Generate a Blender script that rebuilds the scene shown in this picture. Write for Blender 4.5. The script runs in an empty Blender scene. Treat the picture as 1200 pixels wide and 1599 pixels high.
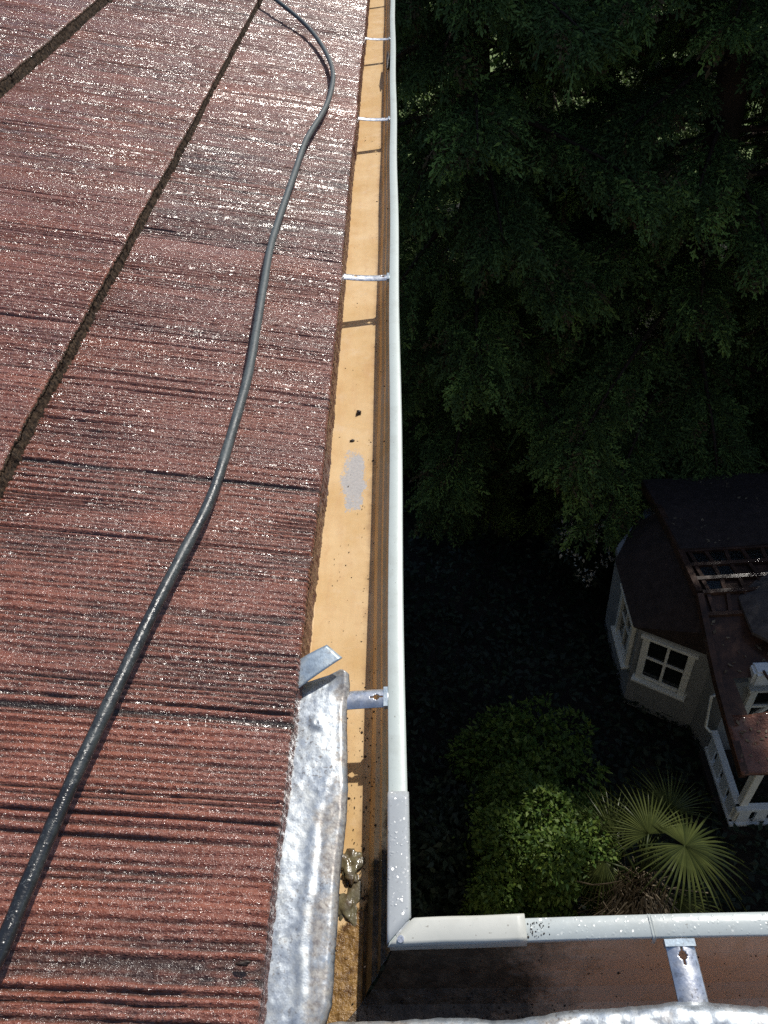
import bpy, bmesh, math, random
import numpy as np
from mathutils import Vector, Matrix

S = bpy.context.scene
R_ = math.radians
# ------------------------------------------------------------------ camera
cam_d = bpy.data.cameras.new('camera')
cam = bpy.data.objects.new('camera', cam_d)
S.collection.objects.link(cam)
cr = Vector((.9949, .0066, -.101)).normalized()
cu = Vector((.0669, .7065, .7045))
cb = cr.cross(cu).normalized()
cu = cb.cross(cr).normalized()
M = Matrix((cr, cu, cb)).transposed().to_4x4()
M.translation = Vector((0, 0, .7))
cam.matrix_world = M
cam_d.sensor_fit = 'VERTICAL'
cam_d.sensor_height = 24
cam_d.lens = 24 * 1182 / 1599
cam_d.clip_start = .02
cam_d.clip_end = 600
S.camera = cam
# ------------------------------------------------------------------ sky, sun, exposure
SUN = Vector((.365, .606, .707)).normalized()
w = bpy.data.worlds.new('World')
S.world = w
w.use_nodes = True
nt = w.node_tree
bg = nt.nodes['Background']
sky = nt.nodes.new('ShaderNodeTexSky')
sky.sky_type = 'NISHITA'
sky.sun_disc = False
sky.sun_elevation = R_(45)
sky.sun_rotation = R_(31)
nt.links.new(sky.outputs[0], bg.inputs[0])
bg.inputs[1].default_value = .14
sl = bpy.data.lights.new('sun', 'SUN')
sl.energy = 4.6
sl.angle = R_(.53)
sl.color = (1, .955, .88)
so = bpy.data.objects.new('sun', sl)
S.collection.objects.link(so)
so.rotation_euler = (-SUN).to_track_quat('-Z', 'Y').to_euler()
S.view_settings.view_transform = 'Standard'
S.view_settings.look = 'None'
S.view_settings.gamma = 1
S.view_settings.exposure = -.2
S.cycles.use_denoising = False
S.cycles.use_adaptive_sampling = False
S.cycles.max_bounces = 8
S.cycles.sample_clamp_indirect = 6

rng = np.random.default_rng(7)
random.seed(7)

# ------------------------------------------------------------------ helpers
def tag(o, label=None, cat=None, group=None, kind=None):
    if label: o['label'] = label
    if cat: o['category'] = cat
    if group: o['group'] = group
    if kind: o['kind'] = kind
    return o

def empty(name, loc=(0, 0, 0)):
    o = bpy.data.objects.new(name, None)
    o.empty_display_size = .1
    S.collection.objects.link(o)
    o.location = loc
    return o

def link(name, me, mats, parent=None, smooth=False):
    if not isinstance(mats, (list, tuple)): mats = [mats]
    for m in mats: me.materials.append(m)
    if smooth:
        me.polygons.foreach_set('use_smooth', np.ones(len(me.polygons), bool))
    o = bpy.data.objects.new(name, me)
    S.collection.objects.link(o)
    if parent is not None:
        o.parent = parent
        me.transform(Matrix.Translation(-Vector(parent_loc(parent))))
    return o

def parent_loc(p):
    v = Vector(p.location)
    while p.parent is not None:
        p = p.parent
        v = v + Vector(p.location)
    return v

def npmesh(name, V, Q, mats, parent=None, smooth=False, attrs=None, mi=None):
    """V (n,3), Q (m,k) faces all of k corners"""
    V = np.ascontiguousarray(V, dtype=np.float32)
    Q = np.ascontiguousarray(Q, dtype=np.int32)
    me = bpy.data.meshes.new(name)
    k = Q.shape[1]
    me.vertices.add(len(V)); me.vertices.foreach_set('co', V.ravel())
    me.loops.add(Q.size); me.loops.foreach_set('vertex_index', Q.ravel())
    me.polygons.add(len(Q))
    me.polygons.foreach_set('loop_start', np.arange(0, Q.size, k, dtype=np.int32))
    if mi is not None: me.polygons.foreach_set('material_index', np.asarray(mi, dtype=np.int32))
    me.update(calc_edges=True)
    if attrs:
        for an, av in attrs.items():
            dom = 'POINT' if len(av) == len(V) else 'FACE'
            a = me.attributes.new(an, 'FLOAT', dom)
            a.data.foreach_set('value', np.ascontiguousarray(av, dtype=np.float32))
    return link(name, me, mats, parent, smooth)

def gridfaces(nu, nv):
    i = np.arange((nu - 1) * (nv - 1))
    a = (i // (nv - 1)) * nv + i % (nv - 1)
    return np.stack([a, a + nv, a + nv + 1, a + 1], 1)

class MB:
    def __init__(s): s.v = []; s.f = []; s.m = []
    def add(s, vs, fs, m=0):
        b = len(s.v); s.v += [tuple(p) for p in vs]; s.f += [tuple(b + i for i in f) for f in fs]; s.m += [m] * len(fs)
    def box(s, lo, hi, m=0):
        x0, y0, z0 = lo; x1, y1, z1 = hi
        s.add([(x0,y0,z0),(x1,y0,z0),(x1,y1,z0),(x0,y1,z0),(x0,y0,z1),(x1,y0,z1),(x1,y1,z1),(x0,y1,z1)],
              [(0,3,2,1),(4,5,6,7),(0,1,5,4),(1,2,6,5),(2,3,7,6),(3,0,4,7)], m)
    def bar(s, a, b, wd, ht, up=(0, 0, 1), m=0):
        a = Vector(a); b = Vector(b); d = (b - a).normalized(); u = Vector(up)
        sd = d.cross(u).normalized(); u = sd.cross(d).normalized()
        c = []
        for p in (a, b):
            for i, j in ((-1,-1),(1,-1),(1,1),(-1,1)): c.append(p + sd * (i * wd / 2) + u * (j * ht / 2))
        s.add(c, [(0,1,2,3),(7,6,5,4),(0,4,5,1),(1,5,6,2),(2,6,7,3),(3,7,4,0)], m)
    def tube(s, pts, rad, n=8, m=0, cap=True):
        pts = [Vector(p) for p in pts]
        rs = rad if isinstance(rad, (list, tuple)) else [rad] * len(pts)
        vs = []; ref = Vector((.13, .31, .94))
        for i, p in enumerate(pts):
            d = (pts[min(i + 1, len(pts) - 1)] - pts[max(i - 1, 0)]).normalized()
            a = d.cross(ref).normalized(); b = d.cross(a).normalized()
            for k in range(n):
                t = 2 * math.pi * k / n
                vs.append(p + (a * math.cos(t) + b * math.sin(t)) * rs[i])
        fs = [(i*n+k, i*n+(k+1)%n, (i+1)*n+(k+1)%n, (i+1)*n+k) for i in range(len(pts)-1) for k in range(n)]
        if cap: fs += [tuple(range(n))[::-1], tuple(range((len(pts)-1)*n, len(pts)*n))]
        s.add(vs, fs, m)
    def sheet(s, pts, th, m=0):
        """polygon (planar-ish) thickened downward along its normal"""
        P = [Vector(p) for p in pts]; n = Vector((0, 0, 0))
        for i in range(len(P)):
            n += P[i].cross(P[(i + 1) % len(P)])
        n.normalize(); k = len(P)
        q = [p - n * th for p in P]
        s.add(P + q, [tuple(range(k)), tuple(range(2*k-1, k-1, -1))] + [(i, i+k, (i+1)%k+k, (i+1)%k) for i in range(k)], m)
    def build(s, name, mats, parent=None, smooth=False, bevel=0):
        me = bpy.data.meshes.new(name)
        me.from_pydata(s.v, [], s.f)
        me.polygons.foreach_set('material_index', s.m)
        me.update()
        bm = bmesh.new(); bm.from_mesh(me)
        bmesh.ops.recalc_face_normals(bm, faces=bm.faces)
        if bevel:
            bmesh.ops.bevel(bm, geom=[e for e in bm.edges if len(e.link_faces) == 2 and e.calc_face_angle(0) > .5], offset=bevel, segments=2, affect='EDGES', clamp_overlap=True)
        bm.to_mesh(me); bm.free()
        return link(name, me, mats, parent, smooth)

_T = rng.random((256, 256))
def vnoise(x, y):
    xi = np.floor(x).astype(int); yi = np.floor(y).astype(int)
    fx = x - xi; fy = y - yi
    fx = fx*fx*(3-2*fx); fy = fy*fy*(3-2*fy)
    g = lambda a, b: _T[a % 256, b % 256]
    return ((g(xi,yi)*(1-fx)+g(xi+1,yi)*fx)*(1-fy)+(g(xi,yi+1)*(1-fx)+g(xi+1,yi+1)*fx)*fy)*2-1
def fbm(x, y, o=3):
    s = 0; a = 1
    for i in range(o):
        s = s + a*vnoise(x*2**i+17.3*i, y*2**i+9.1*i); a *= .5
    return s

# ------------------------------------------------------------------ materials
def mat(name, col=(.5, .5, .5), rough=.5, metal=0., spec=.5, coat=0., coat_r=.1):
    m = bpy.data.materials.new(name); m.use_nodes = True
    t = m.node_tree; b = t.nodes['Principled BSDF']
    b.inputs['Base Color'].default_value = (*col, 1)
    b.inputs['Roughness'].default_value = rough
    b.inputs['Metallic'].default_value = metal
    b.inputs['Specular IOR Level'].default_value = spec
    b.inputs['Coat Weight'].default_value = coat
    b.inputs['Coat Roughness'].default_value = coat_r
    return m, t, b
def N(t, ty, **kw):
    n = t.nodes.new(ty)
    for k, v in kw.items():
        if k in n.inputs: n.inputs[k].default_value = v
        else: setattr(n, k, v)
    return n
def L(t, a, b): t.links.new(a, b)
def coords(t, scale=(1, 1, 1), src='Position'):
    # positions in metres of the place (every object here stands still)
    c = N(t, 'ShaderNodeNewGeometry'); mp = N(t, 'ShaderNodeMapping')
    L(t, c.outputs[src], mp.inputs[0]); mp.inputs['Scale'].default_value = scale
    return mp.outputs[0]
def noise(t, vec, scale, detail=3, rough=.55, dist=0.):
    n = N(t, 'ShaderNodeTexNoise', Scale=scale, Detail=detail, Roughness=rough, Distortion=dist)
    L(t, vec, n.inputs['Vector']); return n.outputs['Fac']
def vor(t, vec, scale, out='Distance', rnd=1.):
    n = N(t, 'ShaderNodeTexVoronoi', Scale=scale, Randomness=rnd)
    L(t, vec, n.inputs['Vector']); return n.outputs[out]
def ramp(t, fac, a, b, ca=(0,0,0,1), cb_=(1,1,1,1)):
    r = N(t, 'ShaderNodeValToRGB'); L(t, fac, r.inputs[0])
    e = r.color_ramp.elements
    e[0].position = a; e[0].color = ca; e[1].position = b; e[1].color = cb_
    return r.outputs[0]
def mix(t, fac, a, b, blend='MIX'):
    n = N(t, 'ShaderNodeMix', data_type='RGBA', blend_type=blend)
    for s, v in ((n.inputs[0], fac), (n.inputs[6], a), (n.inputs[7], b)):
        if hasattr(v, 'links') or hasattr(v, 'is_linked'): L(t, v, s)
        else: s.default_value = (*v, 1) if isinstance(v, tuple) and len(v) == 3 else v
    return n.outputs[2]
def mth(t, op, a, b=0., c=0., clamp=False):
    n = N(t, 'ShaderNodeMath', operation=op, use_clamp=clamp)
    for i, v in enumerate((a, b, c)):
        if hasattr(v, 'is_linked'): L(t, v, n.inputs[i])
        else: n.inputs[i].default_value = v
    return n.outputs[0]
def bump(t, b, h, strength, dist, prev=None):
    n = N(t, 'ShaderNodeBump', Strength=strength, Distance=dist)
    L(t, h, n.inputs['Height'])
    if prev is not None: L(t, prev, n.inputs['Normal'])
    L(t, n.outputs[0], b.inputs['Normal'])
    return n.outputs[0]
def attr(t, name):
    n = N(t, 'ShaderNodeAttribute', attribute_name=name); return n.outputs['Fac']
def sep(t, vec):
    n = N(t, 'ShaderNodeSeparateXYZ'); L(t, vec, n.inputs[0]); return n.outputs

# wet textured concrete tile
m_tile, t, b = mat('wet_concrete_tile', rough=.44, spec=.25, coat=.6, coat_r=.16)
v = coords(t)
vs_ = coords(t, (8, 90, 8))
big = noise(t, v, 7, 4, .6)
c0 = mix(t, attr(t, 'tint'), (.085, .023, .015), (.27, .078, .040))
c1 = mix(t, ramp(t, big, .35, .68), c0, (.21, .075, .052))
st = noise(t, vs_, 1.3, 4, .65)
c2 = mix(t, mth(t, 'MULTIPLY', ramp(t, st, .56, .74), .38), c1, (.060, .026, .018))       # dark algae strokes
fine = noise(t, v, 420, 2, .6)
c3 = mix(t, mth(t, 'MULTIPLY', ramp(t, fine, .50, .68), .45), c2, (.36, .18, .13))  # pale sand grains
c4 = mix(t, attr(t, 'dirt'), c3, (.028, .018, .014))
L(t, c4, b.inputs['Base Color'])
g0 = noise(t, coords(t, (40, 420, 150)), 1., 2, .6)
g1 = vor(t, v, 620)
g2 = noise(t, v, 420, 3, .75)
p = bump(t, b, g0, .5, .0022)
p = bump(t, b, g2, .5, .0012, p)
p = bump(t, b, g1, .6, .0010, p)
wet = noise(t, v, 16, 3, .6)
L(t, ramp(t, wet, .35, .7, (.6, .6, .6, 1), (1, 1, 1, 1)), b.inputs['Coat Weight'])
# wet sand grains: every grain faces its own way
def grains(scale, amp, base):
    c_ = vor(t, v, scale, 'Color')
    a = N(t, 'ShaderNodeVectorMath', operation='SUBTRACT'); L(t, c_, a.inputs[0]); a.inputs[1].default_value = (.5, .5, .5)
    k = N(t, 'ShaderNodeVectorMath', operation='SCALE'); L(t, a.outputs[0], k.inputs[0]); k.inputs[3].default_value = amp
    q = N(t, 'ShaderNodeVectorMath', operation='ADD'); L(t, k.outputs[0], q.inputs[0]); L(t, base, q.inputs[1])
    z = N(t, 'ShaderNodeVectorMath', operation='NORMALIZE'); L(t, q.outputs[0], z.inputs[0])
    return z.outputs[0]
L(t, grains(400, .95, p), b.inputs['Coat Normal'])
L(t, grains(330, .42, p), b.inputs['Normal'])


m_butt, t, b = mat('mossy_tile_edge', rough=.85, spec=.25)
v = coords(t)
L(t, mix(t, ramp(t, noise(t, v, 160, 4, .7), .4, .62), (.022, .015, .011), (.115, .075, .045)), b.inputs['Base Color'])
bump(t, b, noise(t, v, 220, 4, .7), 1, .004)

# orange-buff painted gutter inside
def gutter_inside(name, bottom_run):
    m, t, b = mat(name, rough=.6, spec=.35)
    v = coords(t)
    s = sep(t, v)
    n1 = noise(t, v, 9, 4, .6); n2 = noise(t, coords(t, (30, 5, 30) if not bottom_run else (5, 30, 30)), 2.2, 4, .65)
    if bottom_run:
        c = mix(t, ramp(t, n1, .35, .7), (.68, .45, .29), (.80, .58, .41))
    else:
        c = mix(t, ramp(t, n1, .35, .7), (.64, .41, .17), (.79, .575, .32))
    c = mix(t, mth(t, 'MULTIPLY', ramp(t, n2, .5, .75), .3), c, (.52, .27, .12))
    c = mix(t, mth(t, 'MULTIPLY', ramp(t, noise(t, v, 38, 6, .75, 1.2), .52, .66), .28), c, (.58, .34, .15))
    c = mix(t, mth(t, 'MULTIPLY', ramp(t, noise(t, v, 24, 5, .7), .55, .72), .3), c, (.80, .66, .50) if not bottom_run else (.55, .42, .34))
    # fine peppery dirt, denser towards the corner
    far = mth(t, 'MULTIPLY', s[1], -1.6) if not bottom_run else mth(t, 'MULTIPLY', s[0], -.5)
    dens = mth(t, 'ADD', ramp(t, noise(t, v, 14, 3), .3, .75), mth(t, 'ADD', far, .55), clamp=True)
    pep = ramp(t, noise(t, v, 600, 2, .5), .66, .70)
    c = mix(t, mth(t, 'MULTIPLY', pep, mth(t, 'MULTIPLY', dens, .6)), c, (.06, .028, .015))
    if not bottom_run:
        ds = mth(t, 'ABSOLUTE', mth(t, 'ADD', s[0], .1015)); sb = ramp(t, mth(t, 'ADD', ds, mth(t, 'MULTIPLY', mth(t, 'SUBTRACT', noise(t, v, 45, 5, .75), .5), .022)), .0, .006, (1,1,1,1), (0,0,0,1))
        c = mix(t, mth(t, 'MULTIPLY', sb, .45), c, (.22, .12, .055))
    # worn grey patch where the coating has gone
    if not bottom_run:
        dx = mth(t, 'DIVIDE', mth(t, 'SUBTRACT', s[0], -.1285), .0205)
        dy = mth(t, 'DIVIDE', mth(t, 'SUBTRACT', s[1], .845), .066)
        d = mth(t, 'ADD', mth(t, 'MULTIPLY', dx, dx), mth(t, 'MULTIPLY', dy, dy))
        d = mth(t, 'ADD', d, mth(t, 'MULTIPLY', mth(t, 'SUBTRACT', noise(t, coords(t, (1, .6, 1)), 60, 6, .8), .5), 4.2))
        d = mth(t, 'ADD', d, mth(t, 'MULTIPLY', mth(t, 'SUBTRACT', noise(t, v, 420, 2, .6), .5), 1.6))
        c = mix(t, ramp(t, d, .8, 1.05, (.95,.95,.95,1), (0,0,0,1)), c, mix(t, noise(t, v, 260), (.30, .31, .33), (.62, .60, .58)))
    # wet black sealant sludge round the corner
    if bottom_run:
        k = mth(t, 'ADD', mth(t, 'MULTIPLY', mth(t, 'SUBTRACT', s[0], .03), 12.), mth(t, 'MULTIPLY', mth(t, 'SUBTRACT', noise(t, coords(t, (1, 1.6, 1)), 26, 5, .7), .5), 2.0))
        msk = ramp(t, k, .0, .75, (.92,.92,.92,1), (0,0,0,1))
    else:
        k = mth(t, 'ADD', mth(t, 'MULTIPLY', mth(t, 'SUBTRACT', s[1], .255), 16.), mth(t, 'MULTIPLY', mth(t, 'SUBTRACT', noise(t, v, 30, 5, .7), .5), 1.8))
        k = mth(t, 'ADD', k, mth(t, 'MULTIPLY', mth(t, 'SUBTRACT', -.093, s[0]), 26.))
        msk = ramp(t, k, .0, .25, (1,1,1,1), (0,0,0,1))
    slud = mix(t, ramp(t, noise(t, v, 60, 5, .7), .45, .7), (.030, .025, .018), (.15, .105, .065))
    if not bottom_run:
        back = ramp(t, s[0], .0, 1.)
        gold = mix(t, ramp(t, noise(t, v, 130, 4, .7), .35, .65), (.09, .04, .012), (.36, .21, .07))
        sw = mth(t, 'LESS_THAN', s[0], -.098)
        slud = mix(t, sw, slud, gold)
    c = mix(t, msk, c, slud)
    L(t, c, b.inputs['Base Color'])
    L(t, mix(t, msk, (.6,)*3, (.3,)*3), b.inputs['Roughness'])
    p = bump(t, b, noise(t, v, 60, 4, .6), .12, .004)
    bump(t, b, mth(t, 'MULTIPLY', noise(t, v, 55, 5, .7), msk), .7, .008, p)
    return m
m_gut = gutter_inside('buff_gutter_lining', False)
m_gutb = gutter_inside('brown_gutter_lining', True)

def painted(name, col, drops=0., rough=.32, dirt=.3, dirt_col=(.3, .28, .22)):
    m, t, b = mat(name, col, rough=rough, spec=.5)
    v = coords(t)
    c = mix(t, mth(t, 'MULTIPLY', ramp(t, noise(t, v, 22, 5, .7), .5, .8), dirt), col, dirt_col)
    sp = ramp(t, noise(t, v, 330, 2, .5), .70, .73)
    c = mix(t, mth(t, 'MULTIPLY', sp, dirt * 1.5), c, (.10, .06, .035))
    sc = ramp(t, noise(t, coords(t, (1, .25, 1)), 120, 3, .7, 1.5), .66, .70)
    c = mix(t, mth(t, 'MULTIPLY', sc, .35), c, (.42, .44, .42))
    L(t, c, b.inputs['Base Color'])
    p = bump(t, b, noise(t, v, 35, 3), .12, .004)
    if drops:
        dr = ramp(t, vor(t, v, 260), .15, .32, (1,1,1,1), (0,0,0,1))
        mk = ramp(t, noise(t, v, 40, 2), .46, .56)
        bump(t, b, mth(t, 'MULTIPLY', dr, mk), drops * .4, .001, p)
        c_ = vor(t, v, 620, 'Color')
        a = N(t, 'ShaderNodeVectorMath', operation='SUBTRACT'); L(t, c_, a.inputs[0]); a.inputs[1].default_value = (.5, .5, .5)
        k = N(t, 'ShaderNodeVectorMath', operation='SCALE'); L(t, a.outputs[0], k.inputs[0]); k.inputs[3].default_value = 1.3
        g = N(t, 'ShaderNodeNewGeometry')
        q = N(t, 'ShaderNodeVectorMath', operation='ADD'); L(t, k.outputs[0], q.inputs[0]); L(t, g.outputs['Normal'], q.inputs[1])
        z = N(t, 'ShaderNodeVectorMath', operation='NORMALIZE'); L(t, q.outputs[0], z.inputs[0])
        L(t, z.outputs[0], b.inputs['Coat Normal']); b.inputs['Coat Roughness'].default_value = .2
        L(t, mth(t, 'MULTIPLY', ramp(t, noise(t, v, 70, 3, .7), .44, .56), drops), b.inputs['Coat Weight'])
    return m
m_lip = painted('white_painted_lip', (.58, .63, .58), rough=.4, dirt=.35)
m_lipb = painted('grey_white_wet_lip', (.50, .54, .52), drops=.6, rough=.22, dirt=.3)
m_sleeve = painted('grey_wet_sleeve', (.44, .46, .46), drops=1., rough=.2, dirt=.2)
m_cream = painted('cream_sleeve', (.56, .56, .50), rough=.45, dirt=.3)
m_shade_w = painted('outer_gutter_paint', (.55, .58, .54), rough=.4, dirt=.3)

# galvanised metal
def galv(name, col=(.62, .65, .67), rust=.65, rough=.33, wrinkle=.5, metal=.72):
    m, t, b = mat(name, col, rough=rough, metal=metal)
    v = coords(t)
    sp = vor(t, v, 210, 'Color'); sg = N(t, 'ShaderNodeRGBToBW'); L(t, sp, sg.inputs[0])
    c = mix(t, sg.outputs[0], tuple(x * .78 for x in col), tuple(min(1, x * 1.18) for x in col))
    c = mix(t, mth(t, 'MULTIPLY', ramp(t, noise(t, v, 45, 5, .7), .48, .7), .5), c, (.46, .46, .42))
    sp2 = ramp(t, noise(t, v, 330, 3, .6), .57, .62)
    c = mix(t, mth(t, 'MULTIPLY', mth(t, 'MULTIPLY', sp2, ramp(t, noise(t, v, 17, 3, .6), .42, .66)), .9), c, (.13, .10, .08))
    rs = ramp(t, mth(t, 'ADD', noise(t, v, 24, 5, .72), mth(t, 'MULTIPLY', attr(t, 'rust'), .26)), .62, .76)
    rm = mth(t, 'MULTIPLY', rs, rust)
    c = mix(t, rm, c, mix(t, ramp(t, noise(t, v, 260, 4, .7), .38, .62), (.14, .08, .04), (.46, .40, .31)))
    L(t, c, b.inputs['Base Color'])
    L(t, mth(t, 'MULTIPLY', mth(t, 'SUBTRACT', 1., rm), metal), b.inputs['Metallic'])
    L(t, ramp(t, noise(t, v, 90, 4, .7), .3, .7, (rough*.8,)*3 + (1,), (rough*1.5,)*3 + (1,)), b.inputs['Roughness'])
    p = bump(t, b, noise(t, v, 26, 4, .6), wrinkle, .006)
    p = bump(t, b, noise(t, v, 200, 3, .7), .09, .0009, p)
    bump(t, b, vor(t, v, 500), .08, .0005, p)
    return m
m_galv = galv('weathered_galvanised', (.45, .49, .52), wrinkle=.06)
m_galv_br = galv('bracket_galvanised', (.66, .68, .72), rust=.15, rough=.3, wrinkle=.1, metal=.85)
m_galv_blue = galv('blue_grey_zinc', (.34, .41, .47), rust=.05, rough=.42, wrinkle=.1, metal=.6)

m_hose, t, b = mat('black_rubber_hose', rough=.36, spec=.5)
v = coords(t)
s = sep(t, v)
dust = ramp(t, mth(t, 'ADD', mth(t, 'MULTIPLY', s[1], .45), mth(t, 'MULTIPLY', noise(t, v, 20, 5, .7), .9)), .55, .95)
c = mix(t, dust, (.018, .020, .023), (.085, .10, .10))
c = mix(t, mth(t, 'MULTIPLY', ramp(t, noise(t, v, 110, 4, .7), .55, .68), .8), c, (.018, .018, .02))
c = mix(t, mth(t, 'MULTIPLY', ramp(t, noise(t, v, 230, 4, .7), .60, .68), .7), c, (.16, .17, .17))
L(t, c, b.inputs['Base Color'])
L(t, mix(t, dust, (.20,)*3, (.58,)*3), b.inputs['Roughness'])
p = bump(t, b, noise(t, v, 240, 3, .7), .5, .0012)
bump(t, b, ramp(t, vor(t, v, 170), .1, .35, (1,1,1,1), (0,0,0,1)), .3, .0008, p)

m_grit, _, _ = mat('dark_grit', (.035, .022, .015), rough=.5)
m_seal, t, b = mat('old_sealant', rough=.25, coat=.4)
v = coords(t)
L(t, mix(t, ramp(t, noise(t, v, 90, 4), .4, .7), (.17, .15, .085), (.07, .04, .02)), b.inputs['Base Color'])
bump(t, b, noise(t, v, 90, 4), .5, .004)

def leafmat(name, a, b_, rough=.55, trans=.25, nz=8, spec=.3):
    m, t, b = mat(name, rough=rough, spec=spec)
    v = coords(t)
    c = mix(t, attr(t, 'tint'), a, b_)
    c = mix(t, attr(t, 'dead'), c, (.12, .075, .04))
    c = mix(t, mth(t, 'MULTIPLY', ramp(t, noise(t, v, nz, 3), .35, .7), .45), c, tuple(x * .6 for x in a))
    L(t, c, b.inputs['Base Color'])
    tr = N(t, 'ShaderNodeBsdfTranslucent'); L(t, c, tr.inputs[0])
    mx = N(t, 'ShaderNodeMixShader'); mx.inputs[0].default_value = trans
    L(t, b.outputs[0], mx.inputs[1]); L(t, tr.outputs[0], mx.inputs[2])
    L(t, mx.outputs[0], t.nodes['Material Output'].inputs[0])
    return m
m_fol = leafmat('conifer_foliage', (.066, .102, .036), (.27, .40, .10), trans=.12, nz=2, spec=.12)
m_fol2 = leafmat('lit_hedge_foliage', (.07, .12, .02), (.20, .27, .05), trans=.3, nz=2)
m_shrub = leafmat('shrub_leaves', (.05, .105, .018), (.18, .25, .04), trans=.25, nz=5)
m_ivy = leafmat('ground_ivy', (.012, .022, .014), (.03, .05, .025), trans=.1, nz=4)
m_palm = leafmat('palm_leaf', (.045, .062, .018), (.135, .16, .045), rough=.4, trans=.3, nz=5)
m_dead = leafmat('dead_palm_fibre', (.13, .10, .065), (.27, .22, .15), rough=.7, trans=.1, nz=20)
m_bloom, _, _ = mat('pale_petals', (.55, .55, .52), rough=.7)
m_bark, t, b = mat('conifer_bark', rough=.9, spec=.2)
v = coords(t, (1, 1, .15))
L(t, mix(t, noise(t, v, 30, 4, .7), (.02, .014, .01), (.09, .06, .045)), b.inputs['Base Color'])
bump(t, b, noise(t, v, 30, 4, .7), 1, .03)

def rough_mat(name, a, b_, sc=20, rough=.8, bs=.6, bd=.01, spec=.3, scl=(1,1,1), coat=0.):
    m, t, b = mat(name, rough=rough, spec=spec, coat=coat)
    v = coords(t, scl)
    L(t, mix(t, ramp(t, noise(t, v, sc, 5, .7), .35, .68), a, b_), b.inputs['Base Color'])
    bump(t, b, noise(t, v, sc * 3, 4, .7), bs, bd)
    return m
m_soil = rough_mat('damp_soil', (.010, .010, .009), (.032, .028, .022), 3, bd=.05)
m_lawn = rough_mat('far_lawn', (.09, .15, .03), (.20, .26, .07), 2, bd=.03)
m_phwall = rough_mat('grey_playhouse_wall', (.22, .24, .255), (.32, .34, .36), 3, rough=.7, bs=.1)
m_phroof = rough_mat('felt_shingle_roof', (.026, .018, .017), (.05, .036, .034), 14, rough=.9, bd=.01)
m_phgrey = rough_mat('grey_felt_roof', (.055, .050, .052), (.11, .10, .10), 12, rough=.9)
m_phwood = rough_mat('rotten_brown_wood', (.022, .011, .008), (.085, .042, .027), 9, rough=.7, bd=.012, coat=.15)
m_phrust = rough_mat('wet_rust_brown_ply', (.085, .028, .016), (.20, .08, .05), 10, rough=.4, bs=.9, bd=.03, coat=.5)
m_phwhite = rough_mat('playhouse_white_trim', (.72, .75, .72), (.86, .87, .83), 9, rough=.5, bs=.15)
m_phrail = rough_mat('blue_grey_rail_paint', (.60, .67, .73), (.74, .80, .84), 14, rough=.55, bs=.15)
m_glass, _, _ = mat('dark_window_glass', (.012, .015, .015), rough=.08, spec=.5)
m_deck = rough_mat('dark_deck', (.02, .018, .016), (.05, .04, .035), 8)
m_wallhouse = rough_mat('rendered_house_wall', (.30, .27, .22), (.40, .36, .30), 6, rough=.9)

# ------------------------------------------------------------------ ground
def ground():
    n = 90
    a = np.sinh(np.linspace(-4.2, 4.2, n)); a = a / a.max() * 160
    X, Y = np.meshgrid(a, a + 3, indexing='ij')
    Z = -5.72 + .06 * fbm(X * .9, Y * .9)
    # mound of the planted bank
    V = np.stack([X.ravel(), Y.ravel(), Z.ravel()], 1)
    Q = gridfaces(n, n)
    cen = V[Q].mean(1)
    mi = ((cen[:, 1] > 14.5) | (cen[:, 0] > 14)).astype(int)
    o = npmesh('ground', V, Q, [m_soil, m_lawn], smooth=True, mi=mi)
    tag(o, kind='structure')
ground()

# ------------------------------------------------------------------ the house: tiled roof, walls
house = empty('house', (-.3, 0, -5.7))
tag(house, 'house whose wet red-brown concrete tile roof slopes down to the gutter', 'house')
LO, LOx = 0.0, None
prof_s = .0005
prof = np.zeros(int(7.2 / prof_s))
yy = 0.
while yy < 7.1:
    yy += rng.choice([.0055, .0065, .0075, .009, .011], p=[.2, .3, .27, .15, .08]) * rng.uniform(.88, 1.15)
    dpt = rng.uniform(1.8, 3.4) * .001 * (1.3 if rng.random() < .2 else 1)
    wd = rng.uniform(.0012, .0020)
    i0 = int((yy - .008) / prof_s); i1 = int((yy + .008) / prof_s)
    if i0 < 0 or i1 >= len(prof): continue
    q = (np.arange(i0, i1) * prof_s - yy)
    prof[i0:i1] -= dpt * np.exp(-(np.where(q > 0, q / wd, q / (wd * 1.7))) ** 2)
def smooth(a, k):
    if k < 2: return a
    return np.convolve(a, np.ones(k) / k, 'same')
prof_far = smooth(prof, 3) * 1.35
prof2 = np.roll(prof, 3777); prof2f = np.roll(prof_far, 3777)

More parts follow.
